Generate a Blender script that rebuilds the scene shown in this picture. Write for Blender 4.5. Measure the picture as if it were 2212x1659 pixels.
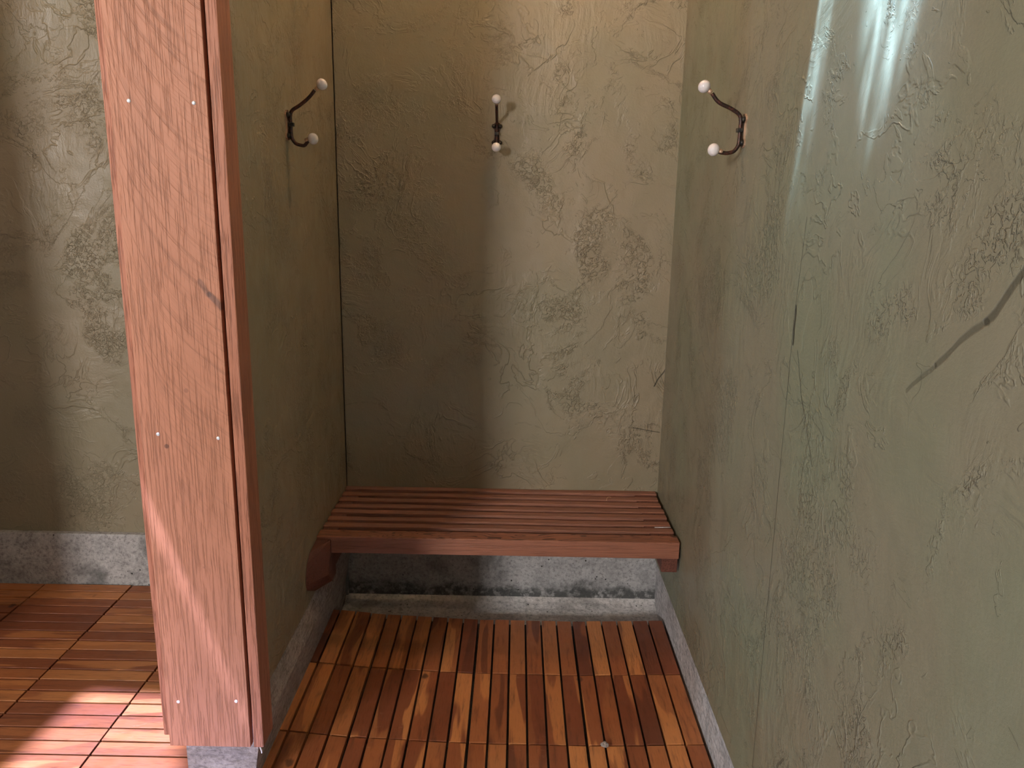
import bpy, bmesh, math, random
from mathutils import Vector, Matrix
random.seed(7)
S = bpy.context.scene
for o in list(bpy.data.objects): bpy.data.objects.remove(o)
COL = S.collection

# ---------------------------------------------------------------- camera
def make_camera():
    cam = bpy.data.cameras.new('camera'); o = bpy.data.objects.new('camera', cam); COL.objects.link(o)
    r = Vector((0.99983419, 0.00788818, 0.01641267))
    d = Vector((0.01777723, -0.22751982, -0.97361117))
    f = Vector((-0.00394581, 0.9737415, -0.22762233))
    m = Matrix((( r.x, -d.x, -f.x, 0), (r.y, -d.y, -f.y, 0), (r.z, -d.z, -f.z, 1.3423), (0, 0, 0, 1)))
    o.matrix_world = m
    cam.sensor_fit = 'HORIZONTAL'; cam.sensor_width = 36; cam.lens = 1707.3 / 2212 * 36
    cam.clip_start = 0.02
    S.camera = o
make_camera()

# ---------------------------------------------------------------- world, sun, area lights, exposure
W = bpy.data.worlds.new('world'); S.world = W; W.use_nodes = True
bg = W.node_tree.nodes['Background']; bg.inputs[0].default_value = (0.62, 0.68, 0.66, 1); bg.inputs[1].default_value = 0.04
S.view_settings.view_transform = 'Standard'; S.view_settings.look = 'None'
S.view_settings.gamma = 1.0; S.view_settings.use_curve_mapping = False
S.view_settings.exposure = 0.0

def area(name, loc, target, sx, sy, power, color, spread=180, rot=0):
    L = bpy.data.lights.new(name, 'AREA'); L.shape = 'RECTANGLE'; L.size = sx; L.size_y = sy
    L.energy = power; L.color = color; L.spread = math.radians(spread)
    o = bpy.data.objects.new(name, L); COL.objects.link(o)
    q = (Vector(target) - Vector(loc)).to_track_quat('-Z', 'Y')
    o.matrix_world = Matrix.Translation(loc) @ q.to_matrix().to_4x4() @ Matrix.Rotation(rot, 4, 'Z')
    return o
SUN_D = Vector((0.025, 0.25, -5.0)).normalized()
sl = bpy.data.lights.new('sun', 'SUN'); sl.energy = 24; sl.angle = math.radians(1.6); sl.color = (.50, .55, 1.0)
so = bpy.data.objects.new('sun', sl); COL.objects.link(so)
so.rotation_euler = SUN_D.to_track_quat('-Z', 'Y').to_euler(); so.location = (-1, 0, 6)
# far window behind and to the left of the camera, lateral window in the left wall, warm ceiling lamps
area('window_light_far', (-3.5, -4.7, 2.5), (0, 2.3, 1.1), .85, .8, 395, (1.0, .97, .94))
area('window_light_side', (-2.5, .84, 1.35), (.5, 1.0, 1.1), .22, 1.1, 17, (.68, .88, 1.0))
# added point lamp whose masked emission draws rippled-glass streaks down the right wall
def streak_light():
    DX = 1.0
    P = (.02, 1.08, 2.60); X = .4948
    L = bpy.data.lights.new('masked_streak_lamp', 'POINT'); L.energy = 950; L.color = (.40, .66, 1.0); L.shadow_soft_size = .008
    o = bpy.data.objects.new('masked_streak_lamp', L); COL.objects.link(o); o.location = P
    L.use_nodes = True; t = L.node_tree; em = t.nodes['Emission']
    tc = t.nodes.new('ShaderNodeTexCoord'); sp = t.nodes.new('ShaderNodeSeparateXYZ'); t.links.new(tc.outputs['Normal'], sp.inputs[0])
    def mt(op, a, b=0.0, clamp=False):
        n = t.nodes.new('ShaderNodeMath'); n.operation = op; n.use_clamp = clamp
        for k, v in ((0, a), (1, b)):
            if hasattr(v, 'links'): t.links.new(v, n.inputs[k])
            else: n.inputs[k].default_value = v
        return n.outputs[0]
    def sm(f, a, b, lo=0.0, hi=1.0):
        n = t.nodes.new('ShaderNodeMapRange'); n.interpolation_type = 'SMOOTHSTEP'; t.links.new(f, n.inputs[0])
        for k, v in ((1, a), (2, b), (3, lo), (4, hi)): n.inputs[k].default_value = v
        return n.outputs[0]
    tt = mt('DIVIDE', X - P[0], sp.outputs[0])
    y = mt('ADD', P[1], mt('MULTIPLY', tt, sp.outputs[1])); z = mt('ADD', P[2], mt('MULTIPLY', tt, sp.outputs[2]))
    cb = t.nodes.new('ShaderNodeCombineXYZ'); t.links.new(mt('MULTIPLY', mt('ADD', y, mt('MULTIPLY', z, .21)), 48.0), cb.inputs[0]); t.links.new(mt('MULTIPLY', z, 5.0), cb.inputs[1])
    nz = t.nodes.new('ShaderNodeTexNoise'); nz.inputs['Scale'].default_value = 1; nz.inputs['Detail'].default_value = 7; nz.inputs['Roughness'].default_value = .68; nz.inputs['Distortion'].default_value = 1.2
    t.links.new(cb.outputs[0], nz.inputs['Vector']); rip = nz.outputs['Fac']
    # left streak: thin wedge whose left edge runs down and away
    e1 = mt('ADD', y, mt('MULTIPLY', mt('SUBTRACT', z, 1.67), .205))          # 1.43 along the left edge
    a = mt('MULTIPLY', sm(e1, 1.432, 1.424), sm(e1, 1.335, 1.395))
    a = mt('MULTIPLY', mt('MULTIPLY', a, sm(z, 1.25, 1.62)), mt('ADD', mt('MULTIPLY', sm(rip, .42, .62), .9), .12))
    # right streak: broad tapering band
    c = mt('ADD', 1.150, mt('MULTIPLY', mt('SUBTRACT', z, 1.62), -.12)); hw = mt('ADD', .045, mt('MULTIPLY', mt('SUBTRACT', z, 1.42), .30))
    d = mt('DIVIDE', mt('ABSOLUTE', mt('SUBTRACT', y, c)), mt('MAXIMUM', hw, .012))
    b = mt('MULTIPLY', sm(d, 1.2, .3), mt('MULTIPLY', sm(mt('ADD', z, mt('MULTIPLY', mt('SUBTRACT', rip, .5), .35)), 1.40, 1.60), mt('ADD', mt('MULTIPLY', sm(rip, .38, .66), 1.25), .12)))
    # faint veil around both
    v = mt('MULTIPLY', mt('MULTIPLY', sm(y, .90, 1.10), sm(e1, 1.45, 1.40)), sm(z, 1.10, 1.60))
    tot = mt('ADD', mt('ADD', mt('MULTIPLY', a, .7), b), mt('MULTIPLY', v, .08))
    tot = mt('MULTIPLY', tot, mt('MULTIPLY', sm(mt('MULTIPLY', sp.outputs[0], DX), .02, .06), sm(z, 2.5, 2.2)))
    t.links.new(tot, em.inputs['Strength'])
streak_light()
def post_streak():
    # second added lamp, masked to draw a thin slanting line down the post front
    P = (-1.0, .55, 2.60); Y = 1.508
    L = bpy.data.lights.new('masked_post_lamp', 'POINT'); L.energy = 500; L.color = (.62, .66, 1.0); L.shadow_soft_size = .008
    o = bpy.data.objects.new('masked_post_lamp', L); COL.objects.link(o); o.location = P
    L.use_nodes = True; t = L.node_tree; em = t.nodes['Emission']
    tc = t.nodes.new('ShaderNodeTexCoord'); sp = t.nodes.new('ShaderNodeSeparateXYZ'); t.links.new(tc.outputs['Normal'], sp.inputs[0])
    def mt(op, a, b=0.0, clamp=False):
        n = t.nodes.new('ShaderNodeMath'); n.operation = op; n.use_clamp = clamp
        for k, v in ((0, a), (1, b)):
            if hasattr(v, 'links'): t.links.new(v, n.inputs[k])
            else: n.inputs[k].default_value = v
        return n.outputs[0]
    def sm(f, a, b):
        n = t.nodes.new('ShaderNodeMapRange'); n.interpolation_type = 'SMOOTHSTEP'; t.links.new(f, n.inputs[0])
        n.inputs[1].default_value = a; n.inputs[2].default_value = b; return n.outputs[0]
    tt = mt('DIVIDE', Y - P[1], sp.outputs[1])
    x = mt('ADD', P[0], mt('MULTIPLY', tt, sp.outputs[0])); z = mt('ADD', P[2], mt('MULTIPLY', tt, sp.outputs[2]))
    # line from (-.765,.80) to (-.56,.215); offset e measured across it
    e = mt('SUBTRACT', mt('ADD', x, .765), mt('MULTIPLY', mt('SUBTRACT', .80, z), .350))
    ln = mt('MULTIPLY', sm(e, .007, -.001), sm(e, -.040, -.004))
    ln = mt('MULTIPLY', ln, mt('MULTIPLY', sm(z, .16, .24), sm(z, .90, .72)))
    ln = mt('MULTIPLY', ln, mt('MULTIPLY', sm(x, -.80, -.76), sm(x, -.53, -.57)))
    t.links.new(mt('MULTIPLY', ln, sm(sp.outputs[1], .02, .06)), em.inputs['Strength'])
post_streak()

# ---------------------------------------------------------------- node helper
class N:
    def __init__(s, name):
        s.m = bpy.data.materials.new(name); s.m.use_nodes = True; s.t = s.m.node_tree
        s.b = s.t.nodes['Principled BSDF']; s.tc = s.t.nodes.new('ShaderNodeTexCoord')
        s.P = s.tc.outputs['Object']
    def lk(s, a, b):
        if hasattr(a, 'links'): s.t.links.new(a, b)
        else: b.default_value = a
    def map(s, v=None, scale=(1, 1, 1), rot=(0, 0, 0), loc=(0, 0, 0)):
        n = s.t.nodes.new('ShaderNodeMapping'); s.lk(v or s.P, n.inputs[0])
        n.inputs['Scale'].default_value = scale; n.inputs['Rotation'].default_value = rot; n.inputs['Location'].default_value = loc
        return n.outputs[0]
    def noise(s, v=None, scale=5, detail=3, rough=.5, dist=0, col=False):
        n = s.t.nodes.new('ShaderNodeTexNoise'); s.lk(v or s.P, n.inputs['Vector'])
        n.inputs['Scale'].default_value = scale; n.inputs['Detail'].default_value = detail
        n.inputs['Roughness'].default_value = rough; n.inputs['Distortion'].default_value = dist
        return n.outputs['Color' if col else 'Fac']
    def vor(s, v=None, scale=5, feature='F1', rnd=1):
        n = s.t.nodes.new('ShaderNodeTexVoronoi'); s.lk(v or s.P, n.inputs['Vector']); n.feature = feature
        n.inputs['Scale'].default_value = scale; n.inputs['Randomness'].default_value = rnd
        return n.outputs['Distance']
    def math(s, op, a, b=0.0, c=0.0, clamp=False):
        n = s.t.nodes.new('ShaderNodeMath'); n.operation = op; n.use_clamp = clamp
        s.lk(a, n.inputs[0]); s.lk(b, n.inputs[1])
        if op in ('MULTIPLY_ADD', 'SMOOTH_MIN', 'COMPARE'): s.lk(c, n.inputs[2])
        return n.outputs[0]
    def ramp(s, f, lo, hi, a=0.0, b=1.0):
        n = s.t.nodes.new('ShaderNodeMapRange'); n.interpolation_type = 'SMOOTHSTEP'; s.lk(f, n.inputs[0])
        n.inputs[1].default_value = lo; n.inputs[2].default_value = hi; s.lk(a, n.inputs[3]); s.lk(b, n.inputs[4])
        return n.outputs[0]
    def mix(s, f, a, b):
        n = s.t.nodes.new('ShaderNodeMix'); n.data_type = 'RGBA'; s.lk(f, n.inputs[0])
        s.lk((*a, 1) if isinstance(a, tuple) else a, n.inputs[6]); s.lk((*b, 1) if isinstance(b, tuple) else b, n.inputs[7])
        return n.outputs[2]
    def mul(s, f, a, b):
        n = s.t.nodes.new('ShaderNodeMix'); n.data_type = 'RGBA'; n.blend_type = 'MULTIPLY'; s.lk(f, n.inputs[0])
        s.lk(a, n.inputs[6]); s.lk((*b, 1) if isinstance(b, tuple) else b, n.inputs[7]); return n.outputs[2]
    def sep(s, v=None):
        n = s.t.nodes.new('ShaderNodeSeparateXYZ'); s.lk(v or s.P, n.inputs[0]); return n.outputs
    def comb(s, x=0.0, y=0.0, z=0.0):
        n = s.t.nodes.new('ShaderNodeCombineXYZ'); s.lk(x, n.inputs[0]); s.lk(y, n.inputs[1]); s.lk(z, n.inputs[2]); return n.outputs[0]
    def vadd(s, a, b):
        n = s.t.nodes.new('ShaderNodeVectorMath'); n.operation = 'ADD'; s.lk(a, n.inputs[0]); s.lk(b, n.inputs[1]); return n.outputs[0]
    def vscale(s, a, f):
        n = s.t.nodes.new('ShaderNodeVectorMath'); n.operation = 'SCALE'; s.lk(a, n.inputs[0]); s.lk(f, n.inputs['Scale']); return n.outputs[0]
    def attr(s, name):
        n = s.t.nodes.new('ShaderNodeAttribute'); n.attribute_name = name; return n.outputs['Fac']
    def bump(s, h, dist=1.0, strength=1.0):
        n = s.t.nodes.new('ShaderNodeBump'); n.inputs['Strength'].default_value = strength; n.inputs['Distance'].default_value = dist
        s.lk(h, n.inputs['Height']); s.lk(n.outputs[0], s.b.inputs['Normal'])
    def out(s, col=None, rough=None, metal=None, spec=None, coat=None):
        for k, v in (('Base Color', col), ('Roughness', rough), ('Metallic', metal), ('Specular IOR Level', spec), ('Coat Weight', coat)):
            if v is None: continue
            s.lk((*v, 1) if isinstance(v, tuple) else v, s.b.inputs[k])
        return s.m

def seg_mask(n, u, v, a, b, w):
    """1 inside a soft line from a to b in (u,v) coordinates, w wide"""
    dx, dy = b[0] - a[0], b[1] - a[1]; L2 = dx * dx + dy * dy
    pu = n.math('SUBTRACT', u, a[0]); pv = n.math('SUBTRACT', v, a[1])
    t = n.math('DIVIDE', n.math('ADD', n.math('MULTIPLY', pu, dx), n.math('MULTIPLY', pv, dy)), L2, clamp=True)
    eu = n.math('SUBTRACT', pu, n.math('MULTIPLY', t, dx)); ev = n.math('SUBTRACT', pv, n.math('MULTIPLY', t, dy))
    d = n.math('SQRT', n.math('ADD', n.math('MULTIPLY', eu, eu), n.math('MULTIPLY', ev, ev)))
    return n.ramp(d, w * .4, w, 1.0, 0.0)

# ---------------------------------------------------------------- materials
def plaster(name, seed, base, alt, lines=(), axis='X', amt=1.25, rough=.42):
    n = N(name)
    P = n.map(loc=(seed * 3.1, seed * 1.7, seed * 2.3))
    warp = n.noise(P, 3.2, 3, .55, 0, col=True)
    Pw = n.vadd(P, n.vscale(warp, .16))
    # large trowelled layers with crisp broken edges
    a = n.noise(Pw, 3.6, 6, .62, .9)
    lay1 = n.ramp(a, .53, .555); lay2 = n.ramp(n.noise(Pw, 5.5, 5, .6, 1.4), .62, .635)
    lay3 = n.ramp(n.noise(Pw, 8.5, 4, .55, 2.0), .64, .65)
    # rough crumbly patches
    pm = n.ramp(n.noise(Pw, 4.2, 3, .5), .56, .66)
    edge = n.math('SUBTRACT', 1.0, n.math('MULTIPLY', n.math('ABSOLUTE', n.math('SUBTRACT', a, .54)), 16.0), clamp=True)
    pm2 = n.math('MAXIMUM', pm, n.math('MULTIPLY', edge, n.ramp(n.noise(P, 6.0, 2), .5, .6)))
    crumb = n.ramp(n.noise(P, 85, 3, .6, .8), .47, .58)
    # ridges: contour lines of a warped field
    r = n.noise(Pw, 4.6, 4, .55, 1.3)
    ridge = n.math('SUBTRACT', 1.0, n.math('MULTIPLY', n.math('ABSOLUTE', n.math('SUBTRACT', r, .5)), 60.0), clamp=True)
    rm = n.ramp(n.noise(P, 3.1, 2), .50, .62)
    ridge = n.math('MULTIPLY', ridge, rm)
    # brushed drags in varying directions
    br = n.noise(n.map(Pw, (60, 60, 9), (.5, .5, .3)), 1.0, 3, .6)
    br2 = n.noise(n.map(Pw, (12, 12, 75), (.3, .3, .3)), 1.0, 3, .6)
    bm = n.ramp(n.noise(P, 2.7, 2), .52, .64); bm2 = n.ramp(n.noise(P, 3.3, 2, .5, .4), .54, .66)
    fine = n.noise(P, 150, 3, .7)
    soft = n.noise(P, 9, 2, .5)
    h = n.math('MULTIPLY', lay1, .0010 * amt)
    for t, k in ((lay2, .0009), (lay3, .0007), (n.math('MULTIPLY', crumb, pm2), .0022), (ridge, .0014),
                 (n.math('MULTIPLY', br, bm), .0030), (n.math('MULTIPLY', br2, bm2), .0024), (fine, .0007), (soft, .006)):
        h = n.math('MULTIPLY_ADD', t, k * amt, h)
    col = n.mix(n.ramp(n.noise(P, 2.2, 3, .6), .35, .65), base, alt)
    col = n.mix(n.math('MULTIPLY', n.ramp(n.noise(P, 14, 4, .6), .55, .8), .25), col, tuple(c * .8 for c in base))
    xs = n.sep(); u = xs[axis]; v = xs['Z']
    jit = n.math('MULTIPLY', n.math('SUBTRACT', n.noise(n.P, 9, 3), .5), .03)
    for (p0, p1, w, k) in lines:
        mk = n.math('MULTIPLY', seg_mask(n, n.math('ADD', u, jit) if w > .0018 else u, v, p0, p1, w), k)
        col = n.mix(mk, col, (.03, .028, .02)); h = n.math('MULTIPLY_ADD', mk, -.002, h)
    n.bump(h)
    rg = n.ramp(n.noise(P, 6, 3), .3, .7, rough - .06, rough + .08)
    return n.out(col, rg, spec=.45)

def cedar(name, grain='Z', hue=(.50, .235, .15), saw=False, figure=False, contrast=1.0, rough=.55, freq=1.0):
    n = N(name); P = n.P
    sc = {'Z': (1, 1, .035), 'X': (.03, 1, 1), 'Y': (1, .03, 1)}[grain]
    rnd = n.attr('rnd'); off = n.vscale(n.comb(rnd, rnd, rnd), 13.0)
    Pg = n.vadd(P, off)
    wob = n.vadd(Pg, n.vscale(n.noise(n.map(Pg, tuple(4 * c for c in sc)), 1, 3, .5, 0, True), .012))
    g1 = n.noise(n.map(wob, tuple(230 * freq * c for c in sc)), 1, 3, .65)
    g2 = n.noise(n.map(wob, tuple(600 * freq * c for c in sc)), 1, 2, .5)
    big = n.noise(n.map(Pg, tuple(14 * c for c in sc)), 1, 3, .5)
    dark = tuple(c * .40 for c in hue); lite = tuple(min(1, c * 1.22) for c in hue)
    col = n.mix(n.ramp(big, .3, .7), hue, lite)
    if figure:   # cathedral figure: rings of a warped field
        f = n.noise(n.map(Pg, tuple(9 * c for c in ({'X': (.45, 2.2, 1)}[grain]))), 1, 2, .4, .6)
        rings = n.math('ABSOLUTE', n.math('SUBTRACT', n.math('FRACT', n.math('MULTIPLY', f, 15.0)), .5))
        fl = n.ramp(rings, .07, .17, 1.0, 0.0)
        fl = n.math('MULTIPLY', fl, n.ramp(n.sep(n.tc.outputs['Normal'])['Z'], .5, .9))
        col = n.mix(n.math('MULTIPLY', fl, .85), col, tuple(c * .22 for c in hue))
    lines = n.ramp(g1, .50, .64)
    col = n.mix(n.math('MULTIPLY', lines, .62 * contrast), col, dark)
    col = n.mix(n.math('MULTIPLY', n.ramp(g2, .5, .75), .30 * contrast), col, dark)
    h = n.math('ADD', n.math('MULTIPLY', lines, -.0008), n.math('MULTIPLY', g2, -.0003))
    if saw:      # arc marks left by the saw blade
        s = n.sep(); x = s['X']; z = s['Z']
        q = n.math('SUBTRACT', x, -.315); q = n.math('SQRT', n.math('SUBTRACT', .1936, n.math('MULTIPLY', q, q)))
        wz = n.math('MULTIPLY', n.noise(P, 7, 2), .02)
        ph = n.math('ADD', n.math('ADD', z, q), wz)
        m1 = n.noise(n.comb(n.math('MULTIPLY', ph, 75.0), n.math('MULTIPLY', x, 5.0), 0.0), 1, 3, .6)
        mk = n.ramp(m1, .46, .72)
        zm = n.ramp(z, .30, 1.15); xm = n.ramp(n.math('MULTIPLY_ADD', z, .03, x), -.735, -.62)
        mk = n.math('MULTIPLY', mk, n.math('MULTIPLY', zm, n.math('MULTIPLY_ADD', xm, .75, .25)))
        col = n.mix(n.math('MULTIPLY', mk, .45), col, tuple(c * .50 for c in hue))
        h = n.math('MULTIPLY_ADD', mk, -.0007, h)
        for (a, b, w, k) in (((-.588, 1.155), (-.566, 1.13), .008, .55), ((-.605, 1.18), (-.590, 1.155), .007, .4)):
            col = n.mix(n.math('MULTIPLY', seg_mask(n, x, z, a, b, w), k), col, (.03, .025, .03))
        spots = n.ramp(n.vor(n.map(P, (1, 0, 1)), 13), .045, .075, 1.0, 0.0)
        spots = n.math('MULTIPLY', spots, n.ramp(z, 1.1, .8))
        col = n.mix(n.math('MULTIPLY', spots, .7), col, (.06, .025, .02))
    st = n.ramp(n.noise(P, 7, 4, .6), .60, .78)
    col = n.mix(n.math('MULTIPLY', st, .35), col, tuple(c * .45 for c in hue))
    n.bump(h)
    return n.out(col, rough, spec=.4)

def acacia(name, grain, k=1.0):
    n = N(name); P = n.P
    rnd = n.attr('rnd'); r2 = n.math('FRACT', n.math('MULTIPLY', rnd, 17.3))
    Pg = n.vadd(P, n.vscale(n.comb(rnd, r2, rnd), 31.0))
    sc = {'Y': (1, .11, 1), 'X': (.11, 1, 1)}[grain]
    wob = n.vadd(Pg, n.vscale(n.noise(n.map(Pg, tuple(9 * c for c in sc)), 1, 3, .5, 0, True), .03))
    g1 = n.noise(n.map(wob, tuple(75 * c for c in sc)), 1, 4, .6)
    g2 = n.noise(n.map(wob, tuple(300 * c for c in sc)), 1, 2, .5)
    sap = n.noise(n.map(wob, tuple(22 * c for c in sc)), 1, 2, .4, .3)
    cr = n.t.nodes.new('ShaderNodeValToRGB'); n.lk(rnd, cr.inputs[0])
    cr.color_ramp.elements[0].position = 0; cr.color_ramp.elements[0].color = (.20, .058, .025, 1)
    cr.color_ramp.elements[1].position = 1; cr.color_ramp.elements[1].color = (.46, .175, .060, 1)
    e = cr.color_ramp.elements.new(.35); e.color = (.28, .085, .032, 1)
    e = cr.color_ramp.elements.new(.7); e.color = (.36, .120, .042, 1)
    col = cr.outputs[0]
    col = n.mix(n.math('MULTIPLY', n.math('MULTIPLY', n.ramp(sap, .505, .545), n.ramp(r2, .50, .72)), .85 * k), col, (.60, .235, .078))
    col = n.mix(n.math('MULTIPLY', n.math('MULTIPLY', n.ramp(sap, .47, .43), n.ramp(r2, .45, .30)), .75 * k), col, (.125, .038, .020))
    col = n.mix(n.math('MULTIPLY', n.ramp(g1, .50, .72), .50), col, (.09, .025, .013))
    col = n.mix(n.math('MULTIPLY', n.ramp(g2, .5, .8), .25), col, (.10, .03, .015))
    kn = n.ramp(n.vor(n.vadd(n.map(P, (1, .7, 0)), n.vscale(n.noise(P, 40, 2, .5, 0, True), .01)), 6.5), .05, .085, 1.0, 0.0)
    col = n.mix(n.math('MULTIPLY', kn, .8), col, (.05, .018, .012))
    # pale scuffs where feet wore the oil
    sc2 = n.math('MULTIPLY', n.ramp(n.noise(n.map(P, (30, 90, 1)), 1, 5, .7), .58, .75), n.ramp(n.noise(P, 4.5, 2), .52, .66))
    col = n.mix(n.math('MULTIPLY', sc2, .45), col, (.50, .30, .20))
    n.bump(n.math('ADD', n.math('MULTIPLY', g1, -.0008), n.math('MULTIPLY', g2, -.0004)))
    return n.out(col, n.ramp(n.noise(P, 20, 3), .3, .7, .36, .52), spec=.5)

def concrete(name, tone=(.45, .435, .43), dark=(.10, .10, .095), stain=.5, zlo=None, pit=True, streak=False):
    n = N(name); P = n.P
    a = n.noise(P, 13, 6, .7, .3); b = n.noise(P, 90, 4, .7); c = n.noise(P, 4.5, 4, .6, .5)
    col = n.mix(n.ramp(a, .35, .7), tone, tuple(x * .72 for x in tone))
    col = n.mix(n.math('MULTIPLY', n.ramp(b, .50, .64), .75), col, tuple(x * .45 for x in tone))
    col = n.mix(n.math('MULTIPLY', n.ramp(b, .46, .34), .45), col, tuple(min(1, x * 1.35) for x in tone))
    col = n.mix(n.math('MULTIPLY', n.ramp(c, .52, .66), stain), col, dark)
    if zlo:   # damp stain line with a ragged upper edge
        z = n.sep()['Z']; e = n.math('ADD', z, n.math('MULTIPLY', n.math('SUBTRACT', n.noise(P, 9, 5, .65), .5), .14))
        m = n.math('MULTIPLY', n.ramp(e, zlo[0], zlo[1], 1.0, 0.0), n.ramp(n.noise(P, 40, 4, .7), .35, .55, .25, 1.0))
        col = n.mix(n.math('MULTIPLY', m, .9), col, (.06, .062, .06))
    h = n.math('ADD', n.math('MULTIPLY', a, .006), n.math('MULTIPLY', b, .0022))
    if streak:
        st = n.noise(n.map(P, (40, 22, 130), (.55, 0, 0)), 1, 4, .7)
        col = n.mix(n.math('MULTIPLY', n.ramp(st, .5, .62), .6), col, tuple(x * .38 for x in tone)); h = n.math('MULTIPLY_ADD', st, -.004, h)
    if pit:
        pm = n.ramp(n.vor(P, 38), .07, .12, 1.0, 0.0); pm = n.math('MULTIPLY', pm, n.ramp(n.noise(P, 8, 2), .5, .6))
        col = n.mix(pm, col, (.03, .028, .026)); h = n.math('MULTIPLY_ADD', pm, -.003, h)
    n.bump(h)
    return n.out(col, .82, spec=.25)

def iron(name, base=(.045, .03, .025), alt=(.13, .05, .035), metal=.75):
    n = N(name); f = n.noise(None, 140, 4, .65)
    col = n.mix(n.ramp(f, .42, .62), base, alt)
    n.bump(n.math('MULTIPLY', f, .0006)); return n.out(col, n.ramp(f, .3, .7, .32, .55), metal)
def plain(name, col, rough=.5, metal=0.0, coat=0.0, bump=0.0, nscale=60):
    n = N(name); f = n.noise(None, nscale, 3)
    c = n.mix(n.ramp(f, .3, .7), col, tuple(x * .86 for x in col))
    if bump: n.bump(n.math('MULTIPLY', f, bump))
    return n.out(c, rough, metal, coat=coat)

OL = (.262, .212, .140); OA = (.236, .205, .134)
M = {}
M['wall_back'] = plaster('olive_plaster_back', 1, OL, OA, lines=(((.505, .82), (.462, .745), .0026, .8), ((.40, .60), (.49, .585), .0016, .7)), axis='X')
M['wall_right'] = plaster('olive_plaster_right', 2, (.188, .192, .128), (.208, .186, .128), axis='Y', amt=1.15, rough=.40,
    lines=(((1.388, 1.32), (1.402, 1.14), .0014, .8), ((1.402, 1.14), (1.383, -.1), .0014, .9), ((1.400, 1.165), (1.396, 1.10), .005, .95),
           ((.76, 1.31), (.83, 1.225), .006, .6), ((.83, 1.225), (.92, 1.16), .005, .5), ((.92, 1.16), (.98, 1.115), .004, .4),
           ((1.37, 1.09), (1.32, 1.0), .003, .5), ((1.32, 1.0), (1.25, .92), .003, .45), ((1.24, .37), (1.27, .33), .0035, .5)))
M['wall_mid'] = plaster('olive_plaster_partition', 3, OL, (.238, .198, .126), axis='Y')
M['front_board'] = cedar('cedar_front_board', 'Z', (.40, .162, .092), saw=True, contrast=.5)
M['jamb'] = cedar('cedar_jamb', 'Z', (.35, .13, .072), freq=1.2, contrast=.8)
M['slat'] = cedar('cedar_bench_slats', 'X', (.245, .104, .066), contrast=.8)
M['rail'] = cedar('cedar_bench_rail', 'X', (.25, .098, .058), figure=True, contrast=.3, rough=.5)
M['ledger'] = cedar('cedar_bench_support', 'Y', (.13, .045, .030), contrast=.7)
M['acY'] = acacia('acacia_slats_lengthwise', 'Y'); M['acX'] = acacia('acacia_slats_crosswise', 'X', .6)
M['grid'] = plain('black_plastic_grid', (.012, .012, .012), .6)
M['conc'] = concrete('grey_concrete_back', zlo=(.0, .04))
M['conc_left'] = concrete('grey_concrete_left_room', stain=.75)
M['conc_r'] = concrete('grey_concrete_right', (.56, .54, .55), streak=True, stain=.35)
M['conc_m'] = concrete('grey_concrete_partition', (.40, .35, .33), streak=True, stain=.4)
M['floor'] = concrete('grey_concrete_floor', (.60, .58, .57), stain=.4)
M['iron'] = iron('rusty_iron'); M['iron_dark'] = iron('blackened_iron', (.030, .030, .028), (.085, .065, .05))
M['brass'] = plain('bare_brass_edge', (.62, .40, .27), .4, .6)
M['porcelain'] = plain('white_porcelain', (.80, .72, .70), .10, coat=.6)
M['nail'] = plain('bright_nail', (.85, .85, .87), .35, .5)
M['lint'] = plain('grey_lint', (.45, .38, .35), .95, bump=.004, nscale=300)
M['paper'] = plain('off_white_paper', (.62, .60, .56), .8)
M['ceiling'] = plain('pale_ceiling_boards', (.40, .33, .25), .7)
M['shade'] = plain('lamp_ring', (.7, .7, .68), .4)
def emit(name, col, s):
    m = bpy.data.materials.new(name); m.use_nodes = True; b = m.node_tree.nodes['Principled BSDF']
    b.inputs['Base Color'].default_value = (*col, 1); b.inputs['Emission Color'].default_value = (*col, 1); b.inputs['Emission Strength'].default_value = s
    return m
M['bulb'] = emit('lit_bulb', (1.0, .70, .42), 6)

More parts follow.
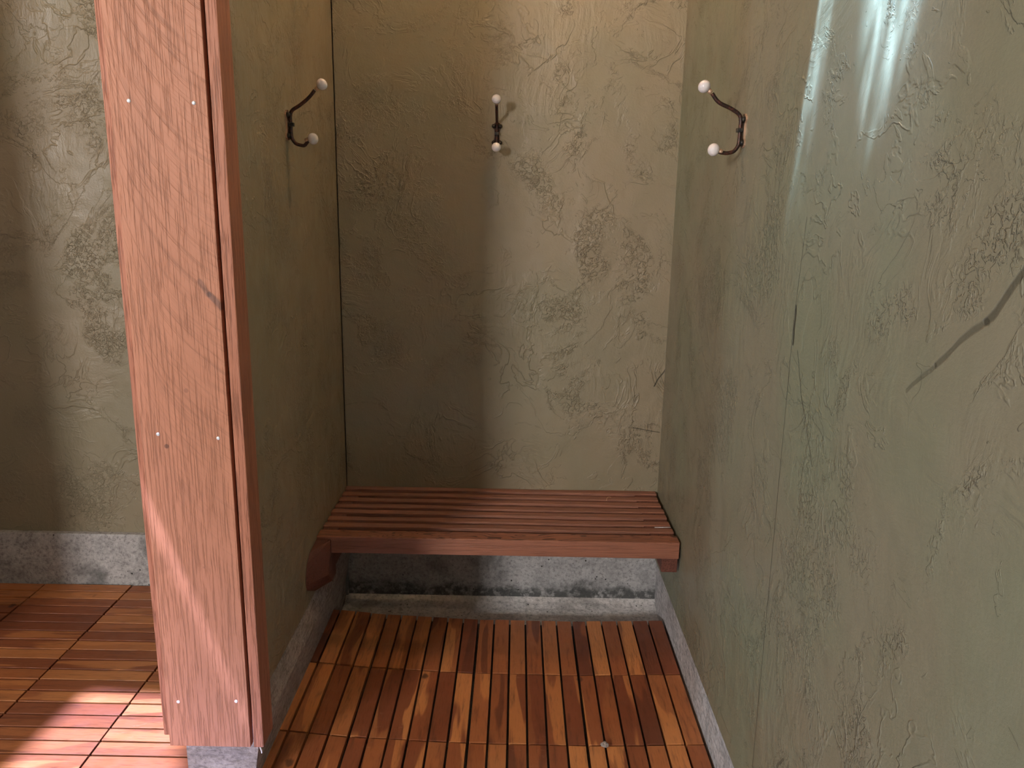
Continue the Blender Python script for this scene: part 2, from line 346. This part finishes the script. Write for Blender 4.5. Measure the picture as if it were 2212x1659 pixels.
# ---------------------------------------------------------------- mesh helpers
class MB:
    def __init__(s): s.bm = bmesh.new(); s.r = s.bm.faces.layers.float.new('rnd'); s.mats = []
    def box(s, x0, x1, y0, y1, z0, z1, bev=0.0, rnd=None, zt=None, mi=0):
        """zt(x) optional extra z by x"""
        vs = [s.bm.verts.new((x, y, z + (zt(x) if zt else 0))) for x in (x0, x1) for y in (y0, y1) for z in (z0, z1)]
        q = [(0, 1, 3, 2), (4, 6, 7, 5), (0, 4, 5, 1), (2, 3, 7, 6), (0, 2, 6, 4), (1, 5, 7, 3)]
        fs = [s.bm.faces.new([vs[i] for i in f]) for f in q]
        r = random.random() * .98 + .01 if rnd is None else rnd
        if bev:
            es = list({e for f in fs for e in f.edges})
            res = bmesh.ops.bevel(s.bm, geom=es, offset=bev, segments=2, affect='EDGES', profile=.6, clamp_overlap=True)
            fs = [f for f in s.bm.faces if f[s.r] == 0.0]
        for f in fs: f[s.r] = r; f.material_index = mi
        return fs
    def poly_prism(s, pts, axis, a, b, rnd=.5, bev=0.0):
        def P(u, v, w): return {'X': (w, u, v), 'Y': (u, w, v), 'Z': (u, v, w)}[axis]
        A = [s.bm.verts.new(P(u, v, a)) for u, v in pts]; B = [s.bm.verts.new(P(u, v, b)) for u, v in pts]
        fs = [s.bm.faces.new(A), s.bm.faces.new(B[::-1])]
        k = len(pts)
        for i in range(k): fs.append(s.bm.faces.new((A[i], B[i], B[(i + 1) % k], A[(i + 1) % k])))
        for f in fs: f[s.r] = rnd
    def hull(s, pts, rnd=.5):
        vs = [s.bm.verts.new(p) for p in pts]; bmesh.ops.convex_hull(s.bm, input=vs)
        for f in s.bm.faces: f[s.r] = rnd
    def tube(s, pts, rad, seg=14, caps=True):
        pts = [Vector(p) for p in pts]; n = len(pts); rings = []
        rad = rad if isinstance(rad, (list, tuple)) else [rad] * n
        up = None
        for i, p in enumerate(pts):
            t = (pts[min(i + 1, n - 1)] - pts[max(i - 1, 0)]).normalized()
            if up is None: up = t.orthogonal().normalized()
            up = (up - t * up.dot(t)).normalized(); w = t.cross(up)
            rings.append([s.bm.verts.new(p + (up * math.cos(k * 2 * math.pi / seg) + w * math.sin(k * 2 * math.pi / seg)) * rad[i]) for k in range(seg)])
        for i in range(n - 1):
            for k in range(seg):
                f = s.bm.faces.new((rings[i][k], rings[i][(k + 1) % seg], rings[i + 1][(k + 1) % seg], rings[i + 1][k])); f.smooth = True
        if caps: s.bm.faces.new(rings[0][::-1]); s.bm.faces.new(rings[-1])
    def ball(s, c, r, axis=(0, 0, 1), squash=1.0, seg=32):
        q = Vector(axis).to_track_quat('Z', 'Y').to_matrix().to_4x4()
        m = Matrix.Translation(c) @ q @ Matrix.Diagonal((r, r, r * squash, 1))
        res = bmesh.ops.create_uvsphere(s.bm, u_segments=seg, v_segments=seg // 2, radius=1, matrix=m)
        for v in res['verts']:
            for f in v.link_faces: f.smooth = True
    def disc(s, c, nrm, r, h, seg=20, dome=0.0):
        c = Vector(c); nv = Vector(nrm).normalized()
        s.tube([c, c + nv * h * .7, c + nv * h, c + nv * (h + dome)], [r, r, r * .8, r * .25 if dome else r * .7], seg)
    def build(s, name, mat, parent=None, origin=None):
        bmesh.ops.recalc_face_normals(s.bm, faces=s.bm.faces[:])
        me = bpy.data.meshes.new(name)
        if origin is not None: bmesh.ops.translate(s.bm, verts=s.bm.verts[:], vec=-Vector(origin))
        s.bm.to_mesh(me); s.bm.free(); me.materials.append(mat)
        o = bpy.data.objects.new(name, me); COL.objects.link(o)
        if origin is not None: o.location = origin
        if parent: o.parent = parent
        return o
def tag(o, label=None, cat=None, group=None, kind=None):
    for k, v in (('label', label), ('category', cat), ('group', group), ('kind', kind)):
        if v: o[k] = v
    return o
def empty(name, loc, label, cat, group=None):
    o = bpy.data.objects.new(name, None); COL.objects.link(o); o.location = loc; o.empty_display_size = .1
    return tag(o, label, cat, group)
def struct(mb, name, mat, label=None, cat=None):
    return tag(mb.build(name, mat), label, cat, None, 'structure')

# ---------------------------------------------------------------- room shell
YB = 2.5608; XR = .4948; XL = -.573; ZC = 2.7
m = MB(); m.box(-2.75, XR + .02, -3.0, 2.60, -.15, -.05)
m.poly_prism([(2.545, -.05), (2.545, -.022), (2.530, -.034), (2.505, -.044), (2.47, -.05)], 'X', XL - .01, XR + .012)
struct(m, 'floor', M['floor'], 'bare grey concrete floor under the wooden deck tiles', 'floor')
m = MB(); m.box(-2.75, -.66, YB, YB + .12, .1875, ZC); m.box(XL + .0035, XR + .12, YB, YB + .12, .1875, ZC); m.box(-.70, XL + .01, YB + .02, YB + .12, .1875, ZC)
struct(m, 'wall_back', M['wall_back'], 'olive trowelled plaster wall at the back, behind the bench', 'wall')
m = MB(); m.box(XR, XR + .12, -1.2, YB, .137, ZC)
struct(m, 'wall_right', M['wall_right'], 'olive green trowelled plaster wall on the right', 'wall')
m = MB(); m.box(-.735, XL, 1.562, YB, .2158, ZC)
struct(m, 'wall_partition', M['wall_mid'], 'olive plaster partition wall running back from the wooden post', 'wall')
m = MB(); m.box(-2.75, XL, 2.54, YB + .12, -.05, .1875, .004)
struct(m, 'baseboard_left_room', M['conc_left'], 'grey concrete curb under the back wall left of the post', 'baseboard')
m = MB(); m.box(XL, XR + .02, 2.545, YB + .12, -.05, .1875, .003)
struct(m, 'baseboard_back', M['conc'], 'stained grey concrete curb under the bench', 'baseboard')
m = MB(); m.poly_prism([(.505, -.05), (.505, .05), (.5045, .1365), (.60, .1365), (.60, -.05)], 'Y', -1.2, 2.55)
struct(m, 'baseboard_right', M['conc_r'], 'rough pale concrete strip along the foot of the right wall', 'baseboard')
m = MB(); m.poly_prism([(-.731, -.05), (-.731, .157), (-.72, .2155), (-.580, .2155), (-.5735, .206), (-.5635, .145), (-.566, .13), (-.583, .02), (-.586, -.05)], 'Y', 1.553, 2.545)
struct(m, 'baseboard_partition', M['conc_m'], 'rough concrete curb carrying the partition and the post', 'baseboard')
m = MB(); m.box(-2.60, -1.815, 1.46, 1.60, -.05, ZC)  # out-of-view blocker, added to cast the shadow edge on the left back wall
struct(m, 'shadow_blocker_wall', M['wall_mid'], 'added unseen stub wall that shades the far left of the left room', 'wall')
# left side wall with window opening, ceiling with skylight opening (both out of frame, they shape the light)
m = MB()
m.box(-2.72, -2.60, -.60, .66, -.05, ZC); m.box(-2.72, -2.60, 1.02, YB, -.05, ZC)
m.box(-2.72, -2.60, .66, 1.02, -.05, .75); m.box(-2.72, -2.60, .66, 1.02, 1.95, ZC)
struct(m, 'wall_left', M['wall_mid'], 'olive plaster wall on the far left with a narrow window', 'wall')
def ceiling():
    bm = bmesh.new()
    hole = [(-1.165, 1.92), (-.89, 1.90), (-.757, 1.548), (-.483, 1.508), (-.45, 1.15), (-.95, .95), (-1.225, 1.25)]
    hole = [(x - .005 * ZC, y - .05 * ZC) for x, y in hole]
    out = [(-7, 5), (4, 5), (4, -9), (-7, -9)]
    me = bpy.data.meshes.new('ceiling')
    o = [bm.verts.new((x, y, ZC)) for x, y in out]; i = [bm.verts.new((x, y, ZC)) for x, y in hole]
    es = [bm.edges.new((o[k], o[(k + 1) % 4])) for k in range(4)] + [bm.edges.new((i[k], i[(k + 1) % 7])) for k in range(7)]
    bmesh.ops.triangle_fill(bm, use_beauty=True, edges=es)
    ext = bmesh.ops.extrude_face_region(bm, geom=bm.faces[:])
    bmesh.ops.translate(bm, verts=[v for v in ext['geom'] if isinstance(v, bmesh.types.BMVert)], vec=(0, 0, .03))
    bmesh.ops.recalc_face_normals(bm, faces=bm.faces[:])
    bm.to_mesh(me); bm.free(); me.materials.append(M['ceiling'])
    ob = bpy.data.objects.new('ceiling', me); COL.objects.link(ob); tag(ob, 'ceiling with a skylight opening', 'ceiling', None, 'structure')
ceiling()

def downlight(x, y, power, label, color=(1.0, .66, .38)):
    r = empty('ceiling_lamp', (x, y, ZC), label, 'lamp', 'round ceiling lamps')
    m = MB(); m.tube([(x, y, ZC), (x, y, ZC - .012)], .07, 28); m.build('rim', M['shade'], r, (x, y, ZC)).location = (0, 0, 0)
    m = MB(); m.ball((x, y, ZC - .012), .045, squash=.35, seg=20); m.build('bulb', M['bulb'], r, (x, y, ZC)).location = (0, 0, 0)
    L = bpy.data.lights.new('lamp_light', 'POINT'); L.energy = power; L.color = color; L.shadow_soft_size = .04
    o = bpy.data.objects.new('lamp_light', L); COL.objects.link(o); o.location = (0, 0, -.09); o.parent = r
downlight(.04, 2.05, 21, 'round warm ceiling lamp over the bench')
downlight(-1.30, 1.95, 8, 'round warm ceiling lamp left of the post')
def pendant(x, y, z, power, color):
    r = empty('pendant_lamp', (x, y, ZC), 'small hanging glass lamp in front of the post', 'lamp')
    m = MB(); m.tube([(0, 0, 0), (0, 0, z + .12 - ZC)], .003, 8); m.build('cord', M['iron_dark'], r)
    m = MB(); m.tube([(0, 0, 0), (0, 0, -.02)], .05, 24); m.build('ceiling_rose', M['shade'], r)
    m = MB(); m.tube([(0, 0, z + .13 - ZC), (0, 0, z + .05 - ZC)], [.012, .03], 20); m.build('holder', M['iron_dark'], r)
    L = bpy.data.lights.new('lamp_light', 'POINT'); L.energy = power; L.color = color; L.shadow_soft_size = .03
    o = bpy.data.objects.new('lamp_light', L); COL.objects.link(o); o.location = (0, 0, z - ZC); o.parent = r
pendant(-1.30, .22, 1.93, 32, (1.0, .84, .70))

# ---------------------------------------------------------------- deck tiles
T = .305; PITCH = T / 6
XB = [-.588, -.408, -.105, .200, .500]; ZB = [.020, .005, -.007, -.008, .002]
def tile_alcove(x0, x1, z0, z1, yb, label):
    cx = (x0 + x1) / 2; r = empty('deck_tile', (cx, yb - T / 2, -.05), label, 'deck tile', 'wooden deck tiles in the alcove')
    zt = lambda x: z0 + (z1 - z0) * (x - x0) / (x1 - x0)
    tw = (random.random() - .5) * .002
    m = MB(); x = x1; k = 0
    while x > x0 + .012:
        xa = max(x - PITCH, x0)
        dz = (random.random() - .5) * .0016
        m.box(xa + (.0030 if k < 5 else .0038), x - (.0030 if k else .0040), yb - T + .0028 + random.random() * .001, yb - .0028, -.016 + dz, dz, .0006, zt=zt)
        x = xa; k += 1
    m.build('slats', M['acY'], r).location = -r.location
    m = MB()
    m.box(x0 + .001, x1 - .001, yb - T + .001, yb - .001, -.0225, -.0172, zt=zt)
    nx = max(2, round((x1 - x0) / .1))
    for i in range(nx + 1):
        x = x0 + .012 + (x1 - x0 - .024) * i / nx; m.box(x - .006, x + .006, yb - T + .02, yb - .02, -.050, -.0232, zt=lambda q: 0)
    m.build('base_grid', M['grid'], r, r.location).location = (0, 0, 0)
rows = ['in the row nearest the bench', 'in the middle row', 'in the row nearest the camera']
cols = ['narrow deck tile along the partition curb, ', 'deck tile second from partition, ', 'deck tile third from partition, ', 'deck tile beside the right wall, ']
for ri in range(4):
    for ci in range(4):
        if ri == 3: continue
        tile_alcove(XB[ci], XB[ci + 1], ZB[ci], ZB[ci + 1], 2.360 - ri * T, 'brown ' + cols[ci] + rows[ri])
def tile_left(x0, x1, yb, label):
    cx = (x0 + x1) / 2; r = empty('deck_tile', (cx, yb - T / 2, -.05), label, 'deck tile', 'wooden deck tiles left of the post')
    m = MB(); sh = (random.random() - .5) * .002
    for k in range(6):
        y = yb - k * PITCH; dz = (random.random() - .5) * .0014; j = (random.random() - .5) * .002
        m.box(x0 + .0025 + j, x1 - .0025 + j, y - PITCH + .0028, y - .0028, -.016 + dz, dz, .0014)
    m.build('slats', M['acX'], r).location = -r.location
    m = MB()
    m.box(x0 + .001, x1 - .001, yb - T + .001, yb - .001, -.0225, -.0172)
    for i in range(4):
        y = yb - .03 - i * .08; m.box(x0 + .01, x1 - .01, y - .006, y + .006, -.05, -.0232)
    m.build('base_grid', M['grid'], r, r.location).location = (0, 0, 0)
lr = ['against the concrete curb', 'second row from the curb', 'third row from the curb', 'at the bottom edge of the photo']
lc = ['far left column of the left room, ', 'left column of the left room, ', 'middle column of the left room, ', 'column beside the wooden post, ']
for ci in range(4):
    for ri in range(4):
        if (ci == 0 and ri > 0) or (ci == 1 and ri > 2): continue
        x0 = -1.9415 + ci * T; x1 = x0 + T
        if ci == 3: x1 = -.737
        tile_left(x0, x1, 2.534 - ri * T, 'glossy deck tile, ' + lc[ci] + lr[ri])

# ---------------------------------------------------------------- wooden post
post = empty('wooden_post', (-.655, 1.54, .158), 'tall reddish cedar post with nailed front board, standing left of the alcove', 'post')
def part(mb, name, mat, root, label=None):
    o = mb.build(name, mat, root); o.location = -root.location   # mesh kept in room coordinates so grain runs on from piece to piece
    if label: o['label'] = label
    return o
m = MB(); m.box(-.7455, -.5678, 1.508, 1.5265, .158, ZC, .0015, .3); part(m, 'front_board', M['front_board'], post)
m = MB(); m.box(-.7665, -.7385, 1.5270, 1.5620, .170, ZC, .003, .7); m.box(-.7665, -.7360, 1.5625, 1.60, .1700, ZC, .003, .7); part(m, 'side_board', M['jamb'], post, 'narrow board set back behind the left edge')
m = MB(); m.box(-.5608, -.5390, 1.508, 1.5755, .158, ZC, .0020, .1); part(m, 'side_board', M['jamb'], post, 'edge of the right side board, past a dark gap')
m = MB(); m.box(-.735, -.5700, 1.5275, 1.5610, .216, ZC, .0, .2); part(m, 'backing_board', M['ledger'], post)
for (x, z) in ((-.710, 1.505), (-.592, 1.503), (-.711, .874), (-.591, .868), (-.719, .268), (-.593, .272)):
    m = MB(); m.disc((x, 1.5083, z), (0, -1, 0), .0036, .0012, 14, .0006); part(m, 'nail', M['nail'], post, 'bright steel nail head')

# ---------------------------------------------------------------- bench
bench = empty('slatted_bench', (-.04, 2.34, .2), 'dark cedar slatted bench spanning the alcove', 'bench')
ZT = .3757; BX0, BX1 = -.5705, .4870
def strip(mb, x0, x1, y0, y1, z0, z1, wav, bev=.0015, rnd=None):
    """long strip with slightly wavy edges"""
    K = 24; rr = random.random() if rnd is None else rnd; a = random.random() * 9; b = random.random() * 9; rings = []
    for i in range(K + 1):
        x = x0 + (x1 - x0) * i / K
        w1 = wav * (math.sin(x * 9 + a) + .5 * math.sin(x * 23 + b)); w2 = wav * (math.sin(x * 11 + b) + .5 * math.sin(x * 19 + a)); wz = wav * .5 * math.sin(x * 7 + a + b)
        pr = [(y0 + w1, z0), (y0 + w1, z1 - bev + wz), (y0 + w1 + bev, z1 + wz), (y1 + w2 - bev, z1 + wz), (y1 + w2, z1 - bev + wz), (y1 + w2, z0)]
        rings.append([mb.bm.verts.new((x, y, z)) for y, z in pr])
    n = len(rings[0]); fs = []
    for i in range(K):
        for k in range(n): fs.append(mb.bm.faces.new((rings[i][k], rings[i + 1][k], rings[i + 1][(k + 1) % n], rings[i][(k + 1) % n])))
    fs += [mb.bm.faces.new(rings[0]), mb.bm.faces.new(rings[-1][::-1])]
    for f in fs: f[mb.r] = rr
m = MB(); y1 = 2.5585; P2 = (2.5585 - 2.194) / 7
for k in range(7):
    ya = y1 - k * P2; strip(m, BX0, BX1 - random.random() * .004, ya - .0290, ya, ZT - .038, ZT - random.random() * .002, .0011)
part(m, 'seat_slats', M['slat'], bench)
for k in range(7):
    ya = y1 - k * P2 - .0293
    for (a, b) in ((BX0 + .002, BX0 + .045 + random.random() * .01), (BX1 - .085 + random.random() * .02, BX1 - .004)):
        m = MB(); m.box(a, b, ya - (P2 - .0300) - .0006, ya + .0004, ZT - .037, ZT - .005, .0008)
        part(m, 'spacer_block', M['ledger'], bench, 'dark short block filling a gap between slats')
m = MB(); strip(m, -.5295, BX1, 2.1385, 2.1895, ZT - .050, ZT, .0004, .0018, .42); strip(m, BX0, -.5296, 2.1385, 2.1895, ZT - .009, ZT - .0001, .0002, .0018, .42); part(m, 'front_rail', M['rail'], bench)
m = MB(); m.box(.4385, .4850, 2.1400, 2.545, ZT - .0935, ZT - .0505, .002, .6)
part(m, 'support', M['ledger'], bench, 'square cleat under the right end')
a = XL + .001; b = -.5305
m = MB(); m.hull([(a, 2.140, .3660), (a, 2.062, .3600), (a, 2.028, .3400), (a, 2.013, .3120), (a, 2.009, .2850), (a, 2.020, .265), (a, 2.10, .222), (a, 2.19, .2175), (a, 2.19, .366),
    (b, 2.1383, .3660), (b, 2.1383, .313), (b, 2.12, .296), (b, 2.10, .275), (b, 2.14, .235), (b, 2.19, .235), (b, 2.19, .366)])
m.box(a, b, 2.1905, 2.545, .262, .3365, 0, .5)
part(m, 'support', M['ledger'], bench, 'dark bulging cleat under the left end')
m = MB(); m.tube([(.432, 2.2455, ZT + .0015), (.481, 2.2445, ZT + .0035)], .0011, 8); part(m, 'nail', M['nail'], bench, 'bright wire nail lying between two slats')

# ---------------------------------------------------------------- coat hooks
def smooth(pts, n=6):
    P = [Vector(p) for p in pts]; P = [P[0]] + P + [P[-1]]; out = []
    for i in range(1, len(P) - 2):
        for k in range(n):
            t = k / n; a, b, c, d = P[i - 1], P[i], P[i + 1], P[i + 2]
            out.append(.5 * ((2 * b) + (-a + c) * t + (2 * a - 5 * b + 4 * c - d) * t * t + (-a + 3 * b - 3 * c + d) * t ** 3))
    out.append(P[-1]); return out
def make_hook(loc, rz, label, dz_top=.0, n_top=.094, n_low=.066, z_top=.092, z_low=-.040):
    """local frame: -Y out of the wall, Z up, origin on the wall at plate centre"""
    r = empty('coat_hook', loc, label, 'hook', 'iron coat hooks with white knobs')
    r.rotation_euler = (0, 0, rz)
    def P(mb, name, mat, lab=None, parent=None):
        o = mb.build(name, mat, parent or r)
        if lab: o['label'] = lab
        return o
    # back plate: waisted plate with four lobes
    m = MB(); pts = []
    half = [(.0, .037), (.006, .036), (.0085, .033), (.0135, .030), (.0150, .0245), (.0130, .020), (.0095, .016), (.0080, .008), (.0078, 0), (.0080, -.008), (.0095, -.016), (.0130, -.020), (.0150, -.0245), (.0135, -.030), (.0080, -.034), (0, -.0355)]
    pts = half + [(-x, z) for x, z in half[-2:0:-1]]
    bm = m.bm; A = [bm.verts.new((x, 0, z)) for x, z in pts]; B = [bm.verts.new((x * .97, -.0045, z * .985)) for x, z in pts]
    bm.faces.new(A); bm.faces.new(B[::-1]); k = len(pts)
    for i in range(k): bm.faces.new((A[i], B[i], B[(i + 1) % k], A[(i + 1) % k]))
    bm.faces.ensure_lookup_table()
    for f in bm.faces: f.material_index = 0 if len(f.verts) > 4 else 1
    o = P(m, 'back_plate', M['iron'], 'dark back plate with bare worn edges'); o.data.materials.append(M['brass'])
    for (x, z) in ((-.0098, .0245), (.0098, .0245), (-.0098, -.0245), (.0098, -.0245)):
        m = MB(); m.disc((x, -.0046, z), (0, -1, 0), .0064, .0055, 14, .0024); P(m, 'screw', M['iron_dark'])
    m = MB()
    arm = smooth([(0, -(n_top - .018), z_top - .014), (0, -(n_top - .034), z_top - .032), (0, -.034, .047), (0, -.0165, .036), (0, -.0105, .024), (0, -.0105, .004), (0, -.0105, -.018), (0, -.0125, -.031),
                  (0, -.021, -.0425), (0, -.034, -.0465), (0, -(n_low - .021), -.0462), (0, -(n_low - .012), z_low - .0045)], 6)
    m.tube(arm, .0043, 14); P(m, 'arm', M['iron'])
    m = MB(); m.box(-.0062, .0062, -.0185, -.0046, -.0025, .0065, .0012); P(m, 'clamp', M['iron_dark'])
    ax = Vector((0, -.018, .014)).normalized()
    kt = Vector((0, -n_top, z_top)); kl = Vector((0, -n_low, z_low)); axl = Vector((0, -.97, .22)).normalized()
    for c, a in ((kt, ax), (kl, axl)):
        m = MB(); m.tube([c - a * .0205, c - a * .0185, c - a * .0135, c - a * .012], [.0042, .0050, .0056, .0040], 14); P(m, 'collar', M['brass'], 'thin brass collar')
        m = MB(); m.ball(c, .0142, a, .92); P(m, 'knob', M['porcelain'], 'white porcelain ball')
    return r
make_hook((-.0700, YB, 1.5365), 0, 'coat hook in the middle of the back wall', z_top=.0935, z_low=-.0415)
make_hook((XL, 2.032, 1.5100), math.pi / 2, 'coat hook on the left partition wall', n_top=.0905, n_low=.064, z_top=.0965, z_low=-.0305)
make_hook((XR, 1.822, 1.4960), -math.pi / 2, 'coat hook on the right wall', n_top=.0955, n_low=.0655, z_top=.0915, z_low=-.0400)

# ---------------------------------------------------------------- small debris
def blob(name, loc, r, mat, label, cat, squash=.4, amp=.5):
    m = MB(); res = bmesh.ops.create_icosphere(m.bm, subdivisions=3, radius=r)
    for v in res['verts']:
        k = 1 + (random.random() - .5) * amp; v.co = Vector((v.co.x * k, v.co.y * k, v.co.z * k * squash))
    o = m.build(name, mat); o.location = loc; tag(o, label, cat)
blob('lint_clump', (.243, 1.744, .001), .0095, M['lint'], 'grey lint clump on the joint between deck tiles, near the right wall', 'lint')
m = MB(); m.hull([(-.0, 0, 0), (.07, 0, 0), (.07, .012, 0), (.055, .022, 0), (0, .026, 0), (0, 0, .003), (.068, .002, .003), (.05, .02, .004), (0, .024, .003)])
o = m.build('paper_scrap', M['paper']); o.location = (-1.695, 2.228, .0008); tag(o, 'small off-white scrap on the deck at the left edge of the photo', 'paper scrap')
m = MB(); m.tube(smooth([(-.5520, 1.520, .1575), (-.5505, 1.519, .150), (-.5475, 1.517, .143), (-.5470, 1.516, .137)], 4), [.0012] * 4 + [.0020] * 5 + [.0016] * 3 + [.0009], 8)
tag(m.build('wood_splinter', M['nail']), 'white curled splinter hanging under the post right board', 'splinter')
m = MB(); m.tube(smooth([(.309, 2.462, ZT + .001), (.312, 2.475, ZT + .003), (.319, 2.486, ZT + .0045), (.327, 2.488, ZT + .002)], 4), .0011, 7)
tag(m.build('wood_shaving', M['brass']), 'pale curled wood shaving lying on the bench slats', 'shaving')
